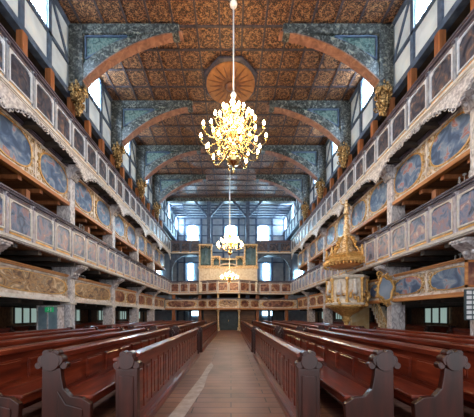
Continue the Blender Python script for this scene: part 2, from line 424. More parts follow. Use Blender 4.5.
def mk(mb, nm, mats, bevel=0):
    me = mb.mesh(nm, bevel)
    for m in (mats if isinstance(mats, (list, tuple)) else [mats]): me.materials.append(m)
    return me
def portrait_unit(w, h, paint, key, surround='frame', line='frame_line'):
    if (key, round(w,2)) in proto: return proto[(key, round(w,2))]
    f = MB(); t = .045; x0, x1 = -w/2, w/2
    # pilaster at each edge, recessed frame, outer pale mouldings
    f.box(x0, x0+.045, -.07, .06, 0, h-.1); f.box(x1-.045, x1, -.07, .06, 0, h-.1)
    f.box(x0, x1, -.02, .06, 0, .13); f.box(x0, x1, -.02, .06, h-.24, h-.1)
    f.box(x0, x1, .0, .06, 0, h-.1)
    l = MB(); a, b_, c0, c1 = x0+.07, x1-.07, .13, h-.245
    for (q0, q1, r0, r1) in ((a, b_, c0, c0+t), (a, b_, c1-t, c1), (a, a+t, c0+t, c1-t), (b_-t, b_, c0+t, c1-t)):
        l.box(q0, q1, -.06, .0, r0, r1)
    # small corner cuts
    for cx, sx in ((a+t, 1), (b_-t, -1)):
        l.prism([(cx, c1-t), (cx+sx*.1, c1-t), (cx, c1-t-.1)], 'y', -.05, 0)
    p = MB(); p.box(a+t, b_-t, -.02, -.004, c0+t, c1-t)
    k = MB(); k.box(x0+.12, x1-.12, -.035, -.02, h-.235, h-.13); k.ball((x0, -.09, h-.19), .05); 
    g = MB(); g.box(x0+.1, x1-.1, -.035, -.02, .05, .11)
    res = [(mk(f, 'panel_surround', M[surround]), 'panel_surround', None,
              [(mk(l, 'picture_frame', M[line]), 'picture_frame'), (mk(k, 'frieze_band', M['rail']), 'frieze_band'), (mk(g, 'gilt_band', M['gold']), 'gilt_band')]),
           (mk(p, 'painted_panel', M[paint]), 'painted_panel', None, [])]
    proto[(key, round(w,2))] = res
    return res
def oval_unit(w, h, paint, key, base='cream', longp=False):
    if (key, round(w,2)) in proto: return proto[(key, round(w,2))]
    f = MB(); x0, x1 = -w/2, w/2
    f.box(x0, x1, 0, .07, 0, h-.08)
    f.box(x0, x1, -.05, 0, 0, .10); f.box(x0, x1, -.05, 0, h-.18, h-.08)
    for s in (x0, x1-.05): f.box(s, s+.05, -.04, 0, .1, h-.18)
    cz = (h-.08)/2; a = w/2*(.88 if longp else .84); c = (h-.3)/2*.98
    def ell(a_, c_, n=24, p=2.6):
        r = []
        for k in range(n):
            t = 2*PI*k/n; ct, st_ = math.cos(t), math.sin(t)
            r.append((a_*math.copysign(abs(ct)**(2/p), ct), cz + c_*math.copysign(abs(st_)**(2/p), st_)))
        return r
    P_ = 2.5 if not longp else 3.2
    pn = MB().prism(ell(a*.93, c*.93, p=P_), 'y', -.035, -.002)
    rg = MB(); o_ = ell(a, c, p=P_); i_ = ell(a*.93, c*.92, p=P_); n = len(o_)
    vs = [(p[0], -.05, p[1]) for p in o_] + [(p[0], -.05, p[1]) for p in i_] + [(p[0], -.0, p[1]) for p in o_]
    fs = [(k, (k+1)%n, n+(k+1)%n, n+k) for k in range(n)] + [(k, (k+1)%n, 2*n+(k+1)%n, 2*n+k) for k in range(n)]
    rg.add(vs, fs)
    th = .018; halves = []
    for sx in (-1, 1):
        sc_ = MB(); halves.append(sc_)
        for sz in (-1, 1):
            ex = sx*(w/2-.17); ez = cz + sz*(c-.1)
            sc_.spiral(ex, ez, -.03, .11, 1.4, th, sx, sz, 0)
            sc_.spiral(ex - sx*.24, ez + sz*.02, -.03, .085, 1.3, th, -sx, sz, .6)
            sc_.spiral(ex + sx*.02, ez - sz*.24, -.03, .085, 1.3, th, sx, -sz, .8)
        sc_.tube([(sx*(w/2-.12), -.03, cz-c*.5), (sx*(w/2-.2), -.03, cz-.08), (sx*(w/2-.12), -.03, cz), (sx*(w/2-.2), -.03, cz+.08), (sx*(w/2-.12), -.03, cz+c*.5)], .02)
        sc_.ball((sx*(w/2-.13), -.03, cz), .055)
    res = [(mk(f, 'panel_surround', M[base]), 'panel_surround', None,
              [(mk(q_, 'scroll_ornament', M['goldpaint']), 'scroll_ornament') for q_ in halves] + [(mk(rg, 'oval_moulding', M['gold']), 'oval_moulding')]),
           (mk(pn, 'painted_panel', M[paint]), 'painted_panel', None, [])]
    proto[(key, round(w,2))] = res
    return res
def parapet(root, p0, p1, z, h, units, railmat='rail', beam=None):
    """units: list of (weight, maker) laid out from p0 to p1; facing right-hand side of the direction."""
    L_, rz = seg_matrix(p0, p1, z)
    tot = sum(u[0] for u in units); x = 0
    dx, dy = math.cos(rz), math.sin(rz)
    for wgt, maker in units:
        w = L_*wgt/tot; cx = x + w/2
        place_unit(None, root, p0[0]+dx*cx, p0[1]+dy*cx, z, rz, maker(w)); x += w
    def strip(nm, mat, y0, y1, z0, z1, extra=None):
        m_ = MB().box(0, L_, y0, y1, z0, z1)
        if extra: extra(m_)
        o = m_.build(nm, mat, root); o.location = Vector((p0[0], p0[1], z)) - Vector(root.location); o.rotation_euler = (0,0,rz)
        return o
    strip('handrail', M[railmat], -.11, .14, h-.1, h, lambda m_: m_.box(0, L_, -.15, .16, h-.045, h-.0))
    if beam: strip('bottom_beam', M[beam], -.13, .14, -.14, 0)
    else: strip('cornice', M['frame_line'], -.10, .12, -.08, 0, lambda m_: m_.box(0, L_, -.06, .1, -.12, -.08))

def valance(root, p0, p1, z, arches):
    """carved hanging fretwork arches below the upper parapet"""
    L_, rz = seg_matrix(p0, p1, z); n = arches; w = L_/n
    for i in range(n):
        m_ = MB(); K = 14
        def low(t): return -.07 - .60*(abs(2*t-1)**4) - .05*abs(math.sin(t*PI*9))
        for k in range(K):
            t0, t1 = k/K, (k+1)/K
            m_.prism([(t0*w, 0), (t1*w, 0), (t1*w, low(t1)), (t0*w, low(t0))], 'y', -.03, .03)
        for k in range(K*2):
            t = (k+.5)/(K*2); m_.spiral(t*w, low(t)-.03, -.01, .10, 1.3, .02, 1 if k%2 else -1, 1, k)
        o = m_.build('carved_fretwork', M['white_carving'], root)
        dx, dy = math.cos(rz), math.sin(rz)
        o.location = Vector((p0[0]+dx*w*i, p0[1]+dy*w*i, z)) - Vector(root.location); o.rotation_euler = (0,0,rz)

ZT = {1: (2.30, 1.02), 2: (3.90, 1.30), 3: (6.45, 1.60), 4: (8.22, 1.30)}
TN = {1: 'lowest', 2: 'second', 3: 'third', 4: 'uppermost'}
def side_gallery(s, tier):
    side = 'left' if s < 0 else 'right'
    z, h = ZT[tier]
    X = (6.4 if tier in (2, 4) else 7.08)*s
    ya, yb = YN(-1), YBACK
    desc = {1: 'with long golden landscapes and oval panels', 2: 'with lilac-grey framed portraits',
            3: 'with blue oval paintings and orange beam', 4: 'with dark portraits and white carved fretwork'}[tier]
    root = empty('gallery', (X, ya, z), 0, '%s gallery along the %s side, %s' % (TN[tier], side, desc), 'gallery', 'side galleries along the nave')
    P0, P1 = ((X, ya), (X, yb)) if s < 0 else ((X, yb), (X, ya))
    if tier in (2, 4):
        paint = 'portrait' if tier == 2 else 'darkportrait'
        units = [(1, lambda w: portrait_unit(w, h, paint, paint, 'frame' if tier == 2 else 'frame4', 'frame_line' if tier == 2 else 'frame_line4'))]*24
        parapet(root, P0, P1, z, h, units)
        if tier == 4: valance(root, P0, P1, z-.08, 6)
    elif tier == 3:
        parapet(root, P0, P1, z, h, [(1, lambda w: oval_unit(w, h, 'oval', 'oval3'))]*12, beam='orange')
    else:
        U = []
        long_ = (2, lambda w: oval_unit(w, h, 'landscape', 'land', longp=True)); ov = (1, lambda w: oval_unit(w, h, 'redoval', 'oval1'))
        ovb = (1, lambda w: oval_unit(w, h, 'oval', 'oval1b')) 
        if s < 0: U = [long_, long_, long_] + [ov]*6
        else: U = [ov]*6 + [ovb]*6
        parapet(root, P0, P1, z, h, U, railmat='orange' , beam='frame_line' if s < 0 else 'orange')
    # deck with joists
    d = MB(); x0, x1 = sorted((X + s*.06, s*(OW-.02)))
    top = z - .02
    d.box(x0, x1, ya, yb, top-.12, top)
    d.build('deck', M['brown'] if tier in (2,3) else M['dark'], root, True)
    j = MB(); y = ya + .4
    while y < yb:
        j.box(x0, x1, y-.08, y+.08, top-.26, top-.12); y += D/4
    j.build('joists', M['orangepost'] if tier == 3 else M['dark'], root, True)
    if tier in (1, 2, 3):
        # benches on the gallery, seen as brown backs
        b_ = MB()
        for k in range(2):
            xx = X + s*(1.3+k*.95)
            a0, a1 = sorted((xx, xx+s*.06)); b_.box(a0, a1, ya, yb, top, top+.85)
            a0, a1 = sorted((xx-s*.35, xx)); b_.box(a0, a1, ya, yb, top+.38, top+.43)
        b_.build('bench_row', M['brown'], root, True)
    # inner row of posts behind
    inner = X + s*(2.3 if tier in (1,3) else 1.0)
    zt_ = {1: 3.72, 2: 6.1, 3: 8.0, 4: 11.04}[tier]
    for n in range(0, 6):
        for q in ((0, .5) if tier != 4 else (0, .333, .667)):
            yy = YN(n-1) + D*q
            if yy < ya + .2 or yy > yb - .2: continue
            xx = s*7.0 if tier == 4 else inner
            pw = .11 if tier == 4 else .09
            MB().box(xx-pw, xx+pw, yy-pw, yy+pw, top, zt_).build('post', M['orangepost'], root, True)
    if tier == 4:   # dark boarded back of the top gallery
        pass
    return root
for s in (-1, 1):
    for t in (1, 2, 3, 4): side_gallery(s, t)

# ------------------------------------------------------------------ far galleries
def far_gallery(tier):
    z, h = ZT[tier]
    label = {1: 'lowest gallery across the far end with small oval panels', 2: 'second gallery across the far end, bowed forward below the organ',
             4: 'uppermost far gallery of blue-grey panels either side of the organ'}[tier]
    root = empty('gallery', (0, YBACK, z), 0, label, 'gallery', 'galleries across the far end')
    W = 6.4 if tier != 1 else 6.95
    if tier == 4:
        mkr = lambda w: portrait_unit(w, h-.1, 'darkportrait', 'far4', 'timber', 'timber')
        for a, b_, n in ((-6.3, -3.3, 3), (2.75, 6.3, 3)):
            parapet(root, (a, YBACK), (b_, YBACK), z, h-.1, [(1, mkr)]*n)
        MB().box(-6.4, -2.9, YBACK+.07, YBACK+1.6, z-.15, z-.02).build('deck', M['timber'], root, True)
        MB().box(2.4, 6.4, YBACK+.07, YBACK+1.6, z-.15, z-.02).build('deck', M['timber'], root, True)
        return
    pts = [(-W+.02, YBACK), (-3.5, YBACK), (-1.35, YBACK-1.2), (.85, YBACK-1.2), (3.0, YBACK), (W-.02, YBACK)]
    hh = h - (.05 if tier == 2 else .02)
    for i in range(5):
        L_ = (Vector(pts[i+1]) - Vector(pts[i])).length
        if tier == 2:
            n = [3, 2, 2, 2, 3][i]; key = 'far2'
            mkr = lambda w: portrait_unit(w, hh, 'redoval', key)
        else:
            n = [1, 2, 1, 2, 1][i]
            if i == 2: mkr = lambda w: oval_unit(w, hh, 'landscape', 'far1g', longp=True)
            elif n == 1: mkr = lambda w: oval_unit(w, hh, 'redoval', 'far1l', longp=True)
            else: mkr = lambda w: oval_unit(w, hh, 'redoval', 'far1')
        parapet(root, pts[i], pts[i+1], z, hh, [(1, mkr)]*n, railmat='rail', beam='orange' if tier == 1 else None)
    d = MB(); d.prism([(-W, YBACK+.05), (-3.5, YBACK+.05), (-1.35, YBACK-1.1), (.85, YBACK-1.1), (3.0, YBACK+.05), (W, YBACK+.05), (W, YEND-.12), (-W, YEND-.12)], 'z', z-.17, z-.03)
    d.build('deck', M['brown'], root, True)
    # posts under the gallery front
    zl = 0 if tier == 1 else ZT[1][0] + .0
    zc = z-.16
    for x in (-6.1, -3.3, 2.8, 5.9):
        MB().box(x-.16, x+.16, YBACK+.12, YBACK+.42, zl, zc).build('post', M['orangepost'], root, True)
    for x in (-4.6, -2.3, 1.9, 4.3):
        MB().box(x-.13, x+.13, YBACK+1.8, YBACK+2.05, zl, zc).build('post', M['timber'], root, True)
for t in (1, 2, 4): far_gallery(t)

# gilded columns flanking the door
for x, side in ((-1.3, 'left'), (.82, 'right')):
    c = empty('gilded_column', (x, YBACK-1.0, 0), 0, 'slender gilded column %s of the far doorway under the bowed gallery' % side, 'column', 'gilded columns at the far doorway')
    MB().box(-.16,.16,-.16,.16,0,.35).build('base', M['goldpaint'], c)
    MB().lathe([(.1,.35),(.12,.6),(.09,1.0),(.09,1.85),(.15,2.0),(.16,2.13)], seg=10).build('shaft', M['goldpaint'], c)
    c2 = empty('gilded_column', (x, YBACK-1.0, ZT[1][0]+1.0), 0, 'short gilded column %s of centre, between the two lower far galleries' % side, 'column', 'gilded columns at the far doorway')
    MB().lathe([(.13,0),(.13,.1),(.08,.15),(.1,.3),(.13,.4),(.13,.42)], seg=10).build('shaft', M['goldpaint'], c2)

# far doorway and panelled lobby
lob = MB()
lob.box(-2.9, -1.3, YBACK+.2, YBACK+.32, 0, 2.13); lob.box(.8, 2.5, YBACK+.2, YBACK+.32, 0, 2.13)
lob.box(-1.3, .8, YBACK+.2, YBACK+.32, 1.98, 2.13)
for x in (-2.6,-2.05, 1.1, 1.65): lob.box(x, x+.45, YBACK+.17, YBACK+.2, .3, 1.8)
struct('wall_lobby', lob, M['brown'])
dr = MB(); dr.box(-1.3, .8, YBACK+.28, YBACK+.34, 0, 1.98)
for x in (-1.22, -.2):
    for z0, z1 in ((.15, .8), (.95, 1.85)): dr.box(x+.05, x+.87, YBACK+.24, YBACK+.28, z0, z1)
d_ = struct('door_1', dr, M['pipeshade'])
MB().box(-.29,-.26,YBACK+.2,YBACK+.26,.9,1.1).build('door_handle', M['brass'], d_)

# stairs seen inside lower far bays
for s, nm in ((-1, 'left'), (1, 'right')):
    t = empty('staircase', (s*4.6, YBACK+3.2, ZT[1][0]), 0, 'pale railed staircase in the %s far bay between the two lower galleries' % nm, 'staircase', 'staircases in the far bays')
    a = MB(); 
    for k in range(7):
        a.box(s*(5.6-k*.3)-.15, s*(5.6-k*.3)+.15, YBACK+2.8, YBACK+3.6, ZT[1][0]-.02+k*.2, ZT[1][0]+.16+k*.2)
    a.build('steps', M['chapelboard'], t, True)
    r = MB(); r.bar((s*5.8, YBACK+2.78, ZT[1][0]+.45), (s*3.8, YBACK+2.78, ZT[1][0]+1.45), .07, .12); r.build('rail', M['whitemetal'], t, True)

# ------------------------------------------------------------------ side columns
def make_column():
    c = empty('marbled_column', (0,0,0))
    m_ = MB(); m_.box(-.3,.3,-.17,.17,.32,8.1); m_.build('shaft', M['marble'], c, bevel=.02)
    MB().box(-.36,.36,-.23,.23,0,.32).build('base', M['marble'], c, bevel=.02)
    for z in (2.05, 3.32): MB().box(-.34,.35,-.21,.21,z,z+.09).build('collar', M['frame_line'], c, bevel=.015)
    # capital bracket below second gallery, flaring towards the nave (+x)
    for zt_ in (3.74, 8.03):
        k = MB(); k.prism([(-.5, zt_), (.78, zt_), (.78, zt_-.12), (.5, zt_-.3), (.36, zt_-.55), (-.34, zt_-.55), (-.42,zt_-.3)], 'y', -.24, .24)
        k.box(-.55,.82,-.28,.28, zt_-.07, zt_)
        k.build('capital', M['marble'], c, bevel=.012)
        o_ = MB()
        for sy in (-.26, .26):
            o_.spiral(.5, zt_-.2, sy, .12, 1.4, .022); o_.spiral(0.1, zt_-.28, sy, .14, 1.4, .022, -1, 1)
        for yy in (-.12,.12): o_.ball((.46, yy, zt_-.36), .07)
        o_.build('carved_scroll', M['white_carving'], c)
    return c
col0 = make_column(); first = True
bayname = {0: 'nearest the viewer', 1: 'second from the viewer', 2: 'third from the viewer', 3: 'fourth from the viewer', 4: 'fifth from the viewer', 5: 'last before the far galleries'}
for s in (-1, 1):
    side = 'left' if s < 0 else 'right'
    for n in range(0, 5):
        extra = {(1,1): ', behind the gilt-framed mirror', (1,2): ', behind the pulpit', (-1,1): ', with the green sign beside it', (1,0): ', carrying the number board', }.get((s, n), '')
        lab = 'tall square marbled column on the %s side, %s%s' % (side, bayname[n], extra)
        loc = (s*7.22, YN(n), 0); rz = 0 if s < 0 else PI
        if first:
            c = col0; first = False; c.location = loc; c.rotation_euler = (0,0,rz); c['label'] = lab
            tag(c, lab, 'column', 'marbled columns of the side galleries')
        else: copy_tree(col0, None, loc, rz, lab)

# ------------------------------------------------------------------ roof brackets
def make_bracket():
    r = empty('roof_bracket', (0,0,0))           # origin at wall, x towards nave
    zb, zt_ = 11.45, CEIL-.1
    MB().box(.0,.62,-.2,.2,zb,zt_).build('post', M['brace'], r, bevel=.02)
    MB().box(.6,4.75,-.2,.2,zt_-.42,zt_).build('tie_beam', M['brace'], r, bevel=.02)
    # curved brace
    N = 14; low = []; up = []
    P0, P1, P2 = Vector((.35, zb+.0)), Vector((2.1, 13.5)), Vector((4.9, zt_-.3))
    Q0, Q1, Q2 = Vector((.6, zb+.95)), Vector((1.6, 13.5)), Vector((3.4, zt_-.42))
    b_ = MB(); sfm = MB()
    bez = lambda a, b, c, t: a*(1-t)**2 + b*2*t*(1-t) + c*t*t
    for k in range(N):
        t0, t1 = k/N, (k+1)/N
        a0, a1 = bez(P0,P1,P2,t0), bez(P0,P1,P2,t1); c0, c1 = bez(Q0,Q1,Q2,t0), bez(Q0,Q1,Q2,t1)
        b_.prism([tuple(a0), tuple(a1), tuple(c1), tuple(c0)], 'y', -.17, .17)
        dn = Vector((a1.y-a0.y, -(a1.x-a0.x))).normalized()*.05
        sfm.prism([tuple(a0), tuple(a1), tuple(a1+dn), tuple(a0+dn)], 'y', -.19, .19)
    b_.build('curved_brace', M['brace'], r); sfm.build('brace_soffit', M['soffit'], r)
    # triangular infill
    p = MB(); poly = [(.6, zt_-.42), (.6, zb+.95)] + [tuple(bez(Q0,Q1,Q2,k/8)) for k in range(1, 9)]
    for k in range(1, 9):
        a, c = bez(Q0,Q1,Q2,(k-1)/8), bez(Q0,Q1,Q2,k/8)
        p.prism([(a.x, a.y), (c.x, c.y), (c.x, zt_-.41), (a.x, zt_-.41)], 'y', -.07, .07)
    p.build('painted_infill', M['bracepanel'], r)
    ed = MB()
    for sy in (-.1,.1):
        ed.bar((.7, sy, zb+1.25), (.7, sy, zt_-.47), .06, .06); ed.bar((.7, sy, zt_-.47), (2.5, sy, zt_-.47), .06, .06); ed.bar((.7,sy,zb+1.25),(2.5,sy,zt_-.47),.06,.06)
    ed.build('infill_moulding', M['timber'], r)
    # gilded drop ornament
    o_ = MB(); rnd = random.Random(3)
    for k in range(80):
        t = rnd.random(); a = rnd.random()*2*PI; rad = .33*(1-.6*abs(2*t-.7))
        o_.ball((.34+rad*math.cos(a), rad*math.sin(a)*.9, zb+.25-t*1.3), .045+.04*rnd.random(), 0, 1.5, 6, 4)
    for k in range(12): o_.spiral(.34+rnd.uniform(-.2,.2), zb-.1-rnd.random()*.7, -.3+.02*k, .12, 1.2, .03, 1, 1, k)
    o_.lathe([(.03,-1.15),(.10,-.9),(.14,-.5),(.16,-.1),(.2,.15)], (.34,0,zb), 10)
    o_.build('drop_ornament', M['oldgold'], r)
    return r
br0 = make_bracket(); first = True
for s in (-1, 1):
    for n in (1, 2, 3, 4):
        lab = 'blue-green painted curved roof bracket on the %s wall, %s from the viewer' % ('left' if s < 0 else 'right', ORD[n-1])
        loc = (s*7.0, YN(n), 0); rz = 0 if s < 0 else PI
        if first: br0.location = loc; tag(br0, lab, 'roof bracket', 'curved roof brackets'); first = False
        else: copy_tree(br0, None, loc, rz, lab)

# ------------------------------------------------------------------ ceiling medallion
cm = empty('ceiling_medallion', (-.02, 13.75, CEIL-.1), 0, 'octagonal orange sunburst medallion set in the painted ceiling above the large chandelier', 'medallion')
MB().lathe([(1.5,0),(1.5,-.1),(1.36,-.16),(1.36,-.02)], (0,0,0), 8, smooth=False, rot=PI/8).build('octagonal_frame', M['batten'], cm)
MB().lathe([(1.3,-.2),(1.3,-.16)], (0,0,0), 32, smooth=False).build('sun_disc', M['sunburst'], cm)
r = MB()
for k in range(20):
    a = 2*PI*k/20; w = .08
    c_, s_ = math.cos(a), math.sin(a); L2 = 1.27 if k % 2 else 1.12
    pts = [(.25*c_-w*s_, .25*s_+w*c_), (.25*c_+w*s_, .25*s_-w*c_), (L2*c_, L2*s_)]
    r.prism(pts, 'z', -.23, -.19)
r.build('sun_rays', M['sunray'], cm)
MB().lathe([(.28,-.19),(.26,-.3),(.12,-.36),(.02,-.38)], (0,0,0), 16).build('central_boss', M['sunray'], cm)

# ------------------------------------------------------------------ chandeliers
def make_chandelier(loc, R_, H, ztop, rings, label, ballr=.32, rodname='hanging_rod'):
    """loc: bottom of chandelier; R_ max radius; H its height; ztop: ceiling"""
    c = empty('chandelier', loc, 0, label, 'chandelier', 'brass chandeliers hanging down the nave')
    u = H
    m_ = MB(); m_.lathe([(.02,.0),(.05,.03*u),(ballr*.75,.05*u),(ballr,.11*u),(ballr*.75,.18*u),(.09,.2*u),(.12,.24*u),(.2,.27*u),(.1,.31*u),(.08,.42*u),(.17,.47*u),(.2,.52*u),(.09,.57*u),(.07,.66*u),(.15,.71*u),(.15,.75*u),(.06,.8*u),(.1,.87*u),(.12,.9*u),(.04,.95*u),(.04,1.0*u)], seg=14)
    m_.build('central_stem', M['brass'], c)
    if u > 2.5:
        MB().lathe([(.001,-.26),(.03,-.22),(.07,-.12),(.03,-.02),(.03,.02)], seg=8).build('pendant_finial', M['brass'], c)
    for (rad, zc, n, off) in rings:
        for k in range(n):
            a = 2*PI*(k+off)/n; ca, sa = math.cos(a), math.sin(a)
            pts = []
            z0 = zc + .02*u; zl = zc - .09*u
            for (q, zz) in ((.06/rad, z0), (.25, z0+.05*u), (.45, zc-.03*u), (.7, zl), (.9, zl+.01*u), (1.0, zc-.03*u), (1.0, zc)):
                pts.append((rad*q*ca, rad*q*sa, zz))
            ar = MB().tube(pts, .022 if u > 2.5 else .02, 5)
            ar.lathe([(.015,-.02),(.07,.0),(.075,.02),(.03,.02)], (rad*ca, rad*sa, zc), 8)
            ar.tube([(.3*rad*ca, .3*rad*sa, zc+.03*u), (.5*rad*ca, .5*rad*sa, zc+.09*u), (.62*rad*ca, .62*rad*sa, zc+.06*u), (.55*rad*ca, .55*rad*sa, zc+.01*u), (.48*rad*ca, .48*rad*sa, zc-.03*u)], .018, 5)
            ao = ar.build('arm', M['brass'], c)
            b_ = MB().lathe([(.022,.02),(.022,.09),(.046,.12),(.052,.17),(.03,.23),(.004,.27)], (rad*ca, rad*sa, zc), 8)
            b_.build('bulb', M['bulb'], ao)
    rod = MB().lathe([(.028, H), (.028, ztop-loc[2])], (0,0,0), 6)
    rod.lathe([(.001,H-.05),(.1,H+.02),(.12,H+.1),(.05,H+.2),(.03,H+.25)], (0,0,0), 10)
    rod.lathe([(.04, ztop-loc[2]-.1),(.14, ztop-loc[2]-.06),(.16,ztop-loc[2])], (0,0,0), 10)
    rod.build(rodname, M['rod'], c)
    return c
make_chandelier((.10, 10.3, 7.55), 1.35, 2.85, CEIL-.09,
    [(1.32, 1.15, 12, 0), (1.02, .62, 8, .25), (.9, 1.6, 12, .3), (.55, 2.05, 8, 0), (.26, 2.3, 5, .5)],
    'large many-armed brass chandelier with lit bulbs, nearest and biggest of the three', .3)
make_chandelier((-.08, 20.0, 6.25), 1.05, 1.9, CEIL-.09,
    [(1.0, .72, 12, 0), (.7, 1.1, 8, .3), (.36, 1.45, 6, 0)],
    'middle brass chandelier with lit bulbs hanging before the organ case', .2)
make_chandelier((-.15, 23.4, 4.55), .75, 1.0, CEIL-.09,
    [(.78, .4, 10, 0), (.4, .62, 6, .3)],
    'small glowing brass chandelier hanging in front of the bowed second far gallery', .14)

# ------------------------------------------------------------------ organ
og = empty('organ', (-.3, YBACK-.1, 5.0), 0, 'white and gold organ case with tall pipe towers on the far gallery', 'organ')
y0 = YBACK-.3; xL, xR = -3.35, 2.75
lc = MB(); lc.box(xL, xR, y0, y0+1.2, 4.0, 6.65)
for k in range(12):
    xx = xL+.12+k*.495; lc.box(xx, xx+.4, y0-.04, y0, 5.35, 6.25)
for k in range(13): 
    xx = xL+.0+k*.495; lc.box(xx+.02, xx+.1, y0-.08, y0, 5.2, 6.45)
lc.build('lower_case', M['organwhite'], og, True)
MB().box(xL-.1, xR+.1, y0-.14, y0+.2, 6.45, 6.65).build('cornice', M['goldpaint'], og, True)
for (a, b_, za, zb_, nm) in ((xL, xL+1.38, 6.65, 9.0, 'pipe_tower'), (xR-1.38, xR, 6.65, 9.0, 'pipe_tower'), (xL+1.42, xL+2.2, 6.65, 7.75, 'pipe_flat'), (xR-2.2, xR-1.42, 6.65, 7.75, 'pipe_flat')):
    f = MB(); t = .14 if nm == 'pipe_tower' else .1
    f.box(a, a+t, y0, y0+.6, za, zb_); f.box(b_-t, b_, y0, y0+.6, za, zb_); f.box(a, b_, y0, y0+.6, za, za+.12); f.box(a-.05, b_+.05, y0-.06, y0+.65, zb_-.14, zb_)
    f.spiral((a+b_)/2-.25, zb_-.3, y0-.01, .14, 1.3, .03); f.spiral((a+b_)/2+.25, zb_-.3, y0-.01, .14, 1.3, .03, -1)
    fo = f.build(nm, M['goldpaint'], og, True)
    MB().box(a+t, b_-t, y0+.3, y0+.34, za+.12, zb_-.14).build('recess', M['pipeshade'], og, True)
    n = 7 if nm == 'pipe_tower' else 5; w = (b_-a-2*t)/n
    for k in range(n):
        p = MB(); cx = a+t+w*(k+.5); hh = zb_-.3-abs(k-(n-1)/2)*.08
        p.lathe([(.015,za+.12),(w*.45,za+.3),(w*.45,hh)], (cx, y0+.16, 0), 8); p.build('pipe', M['pipe'], og, True)
cf = MB(); a, b_ = xL+2.25, xR-2.25
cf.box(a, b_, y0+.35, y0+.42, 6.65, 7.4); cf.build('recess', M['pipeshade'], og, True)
for k in range(11):
    w = (b_-a)/11; cx = a+w*(k+.5); hh = 7.1+.05*abs(k-5)
    MB().lathe([(.015,6.68),(w*.42,6.85),(w*.42,hh)], (cx, y0+.2, 0), 8).build('pipe', M['pipe'], og, True)
pd = MB(); cx = (a+b_)/2; R1 = 1.0
for k in range(10):
    t0, t1 = PI*k/10, PI*(k+1)/10
    q = [(cx+R1*math.cos(t0), 6.6+.38*math.sin(t0)), (cx+R1*math.cos(t1), 6.6+.38*math.sin(t1)), (cx+(R1-.14)*math.cos(t1), 6.6+.27*math.sin(t1)), (cx+(R1-.14)*math.cos(t0), 6.6+.27*math.sin(t0))]
    pd.prism(q, 'y', y0-.2, y0+.1)
pd.build('arched_pediment', M['organwhite'], og, True)
MB().box(a, b_, y0, y0+.6, 7.4, 7.55).build('centre_cornice', M['goldpaint'], og, True)

# ------------------------------------------------------------------ pews
HP = 1.13
def end_board(x, t, wide=.25):
    """scrolled end board, thickness along x"""
    m_ = MB()
    out = [(-.13,0),(-.5,0),(-.52,.42),(-.40,.50),(-.25,.52),(-.16,.62),(-.13,.78),(-.12,.90)]
    pts = out + [(.12,.90),(.13,0)]
    m_.prism(pts, 'x', x-t/2, x+t/2)
    for i_, (cy, cz, r) in enumerate(((-.165,.93,.048),(.165,.93,.048),(-.06,1.09,.05),(.06,1.09,.05),(-.09,1.0,.075),(.09,1.0,.075),(0,.99,.13))):
        n = 14; e_ = .006 + .004*i_; m_.prism([(cy+r*math.cos(2*PI*k/n), cz+r*math.sin(2*PI*k/n)) for k in range(n)], 'x', x-t/2-e_, x+t/2+e_)
    m_.prism([(-.09,.08),(-.42,.08),(-.42,.36),(-.2,.42),(-.09,.6)], 'x', x-t/2-.015, x-t/2)
    return m_
def make_pew(L_, ends=2):
    """runs along +x from 0 to L_, faces -y; back at y=0"""
    p = empty('pew', (0,0,0))
    n = max(2, round(L_/.62)); w = L_/n
    bk = MB(); bk.box(0, L_, -.02, .03, .1, HP-.12)
    for k in range(n):
        a, b_ = k*w+.09, (k+1)*w-.09
        for ya, yb in ((-.045,-.02), (.03,.055)):
            bk.box(a, b_, ya, yb, .60, HP-.24); 
            bk.box(a-.03, b_+.03, (ya if ya > 0 else yb-.012), (yb-.012 if ya > 0 else yb), .57, HP-.21)
    bk.build('backrest', M['pew'], p, bevel=.006)
    MB().box(0, L_, -.07, .07, HP-.12, HP-.03).box(0, L_, -.05, .16, HP-.05, HP-.02).build('top_rail', M['pew'], p, bevel=.018)
    MB().box(0, L_, -.5, -.0, .46, .51).box(0, L_, -.47, -.43, .36, .46).build('seat', M['pew'], p, bevel=.012)
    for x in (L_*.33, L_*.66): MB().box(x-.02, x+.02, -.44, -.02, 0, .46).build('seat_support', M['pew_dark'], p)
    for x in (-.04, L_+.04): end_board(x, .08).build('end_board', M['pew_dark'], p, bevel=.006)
    return p
def make_front(L_):
    """panelled pew front beside the aisle; faces -y"""
    p = empty('aisle_partition', (0,0,0))
    b_ = MB(); b_.box(0, L_, 0, .05, .1, HP-.1)
    n = round(L_/.38); w = L_/n
    for k in range(n):
        x = k*w
        b_.box(x-.05, x+.05, -.02, 0, .22, HP-.2)
        b_.box(x+.1, x+w-.1, -.018, 0, .32, HP-.3)
    b_.box(0, L_, -.022, 0, .1, .26); b_.box(0, L_, -.022, 0, HP-.24, HP-.1)
    b_.build('panelling', M['pew'], p, bevel=.006)
    MB().box(0, L_, -.06, .1, HP-.1, HP-.05).prism([(-.05,HP-.05),(.02,HP-.02),(.3,HP-.12),(.3,HP-.16),(.0,HP-.1)], 'x', 0, L_).build('book_ledge', M['pew'], p, bevel=.006)
    MB().box(0, L_, -.09, .05, 0, .12).build('plinth', M['pew'], p, bevel=.015)
    for x in (-.05, L_+.05): 
        e = MB(); e.box(x-.05, x+.05, -.07, .22, 0, .9); 
        for i_, (cy, cz, r) in enumerate(((-.05,.94,.05),(.20,.94,.05),(.03,1.08,.045),(.12,1.08,.045),(.075,.99,.11))):
            e.prism([(cy+r*math.cos(2*PI*k/14), cz+r*math.sin(2*PI*k/14)) for k in range(14)], 'x', x-.06-.004*i_, x+.06+.004*i_)
        e.box(x-.065, x+.065, -.02, .17, .2, .8)
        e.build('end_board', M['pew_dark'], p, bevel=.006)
    return p
rowsL = [-2.38, -3.33, -4.28, -5.23, -6.18, -8.5, -9.5]
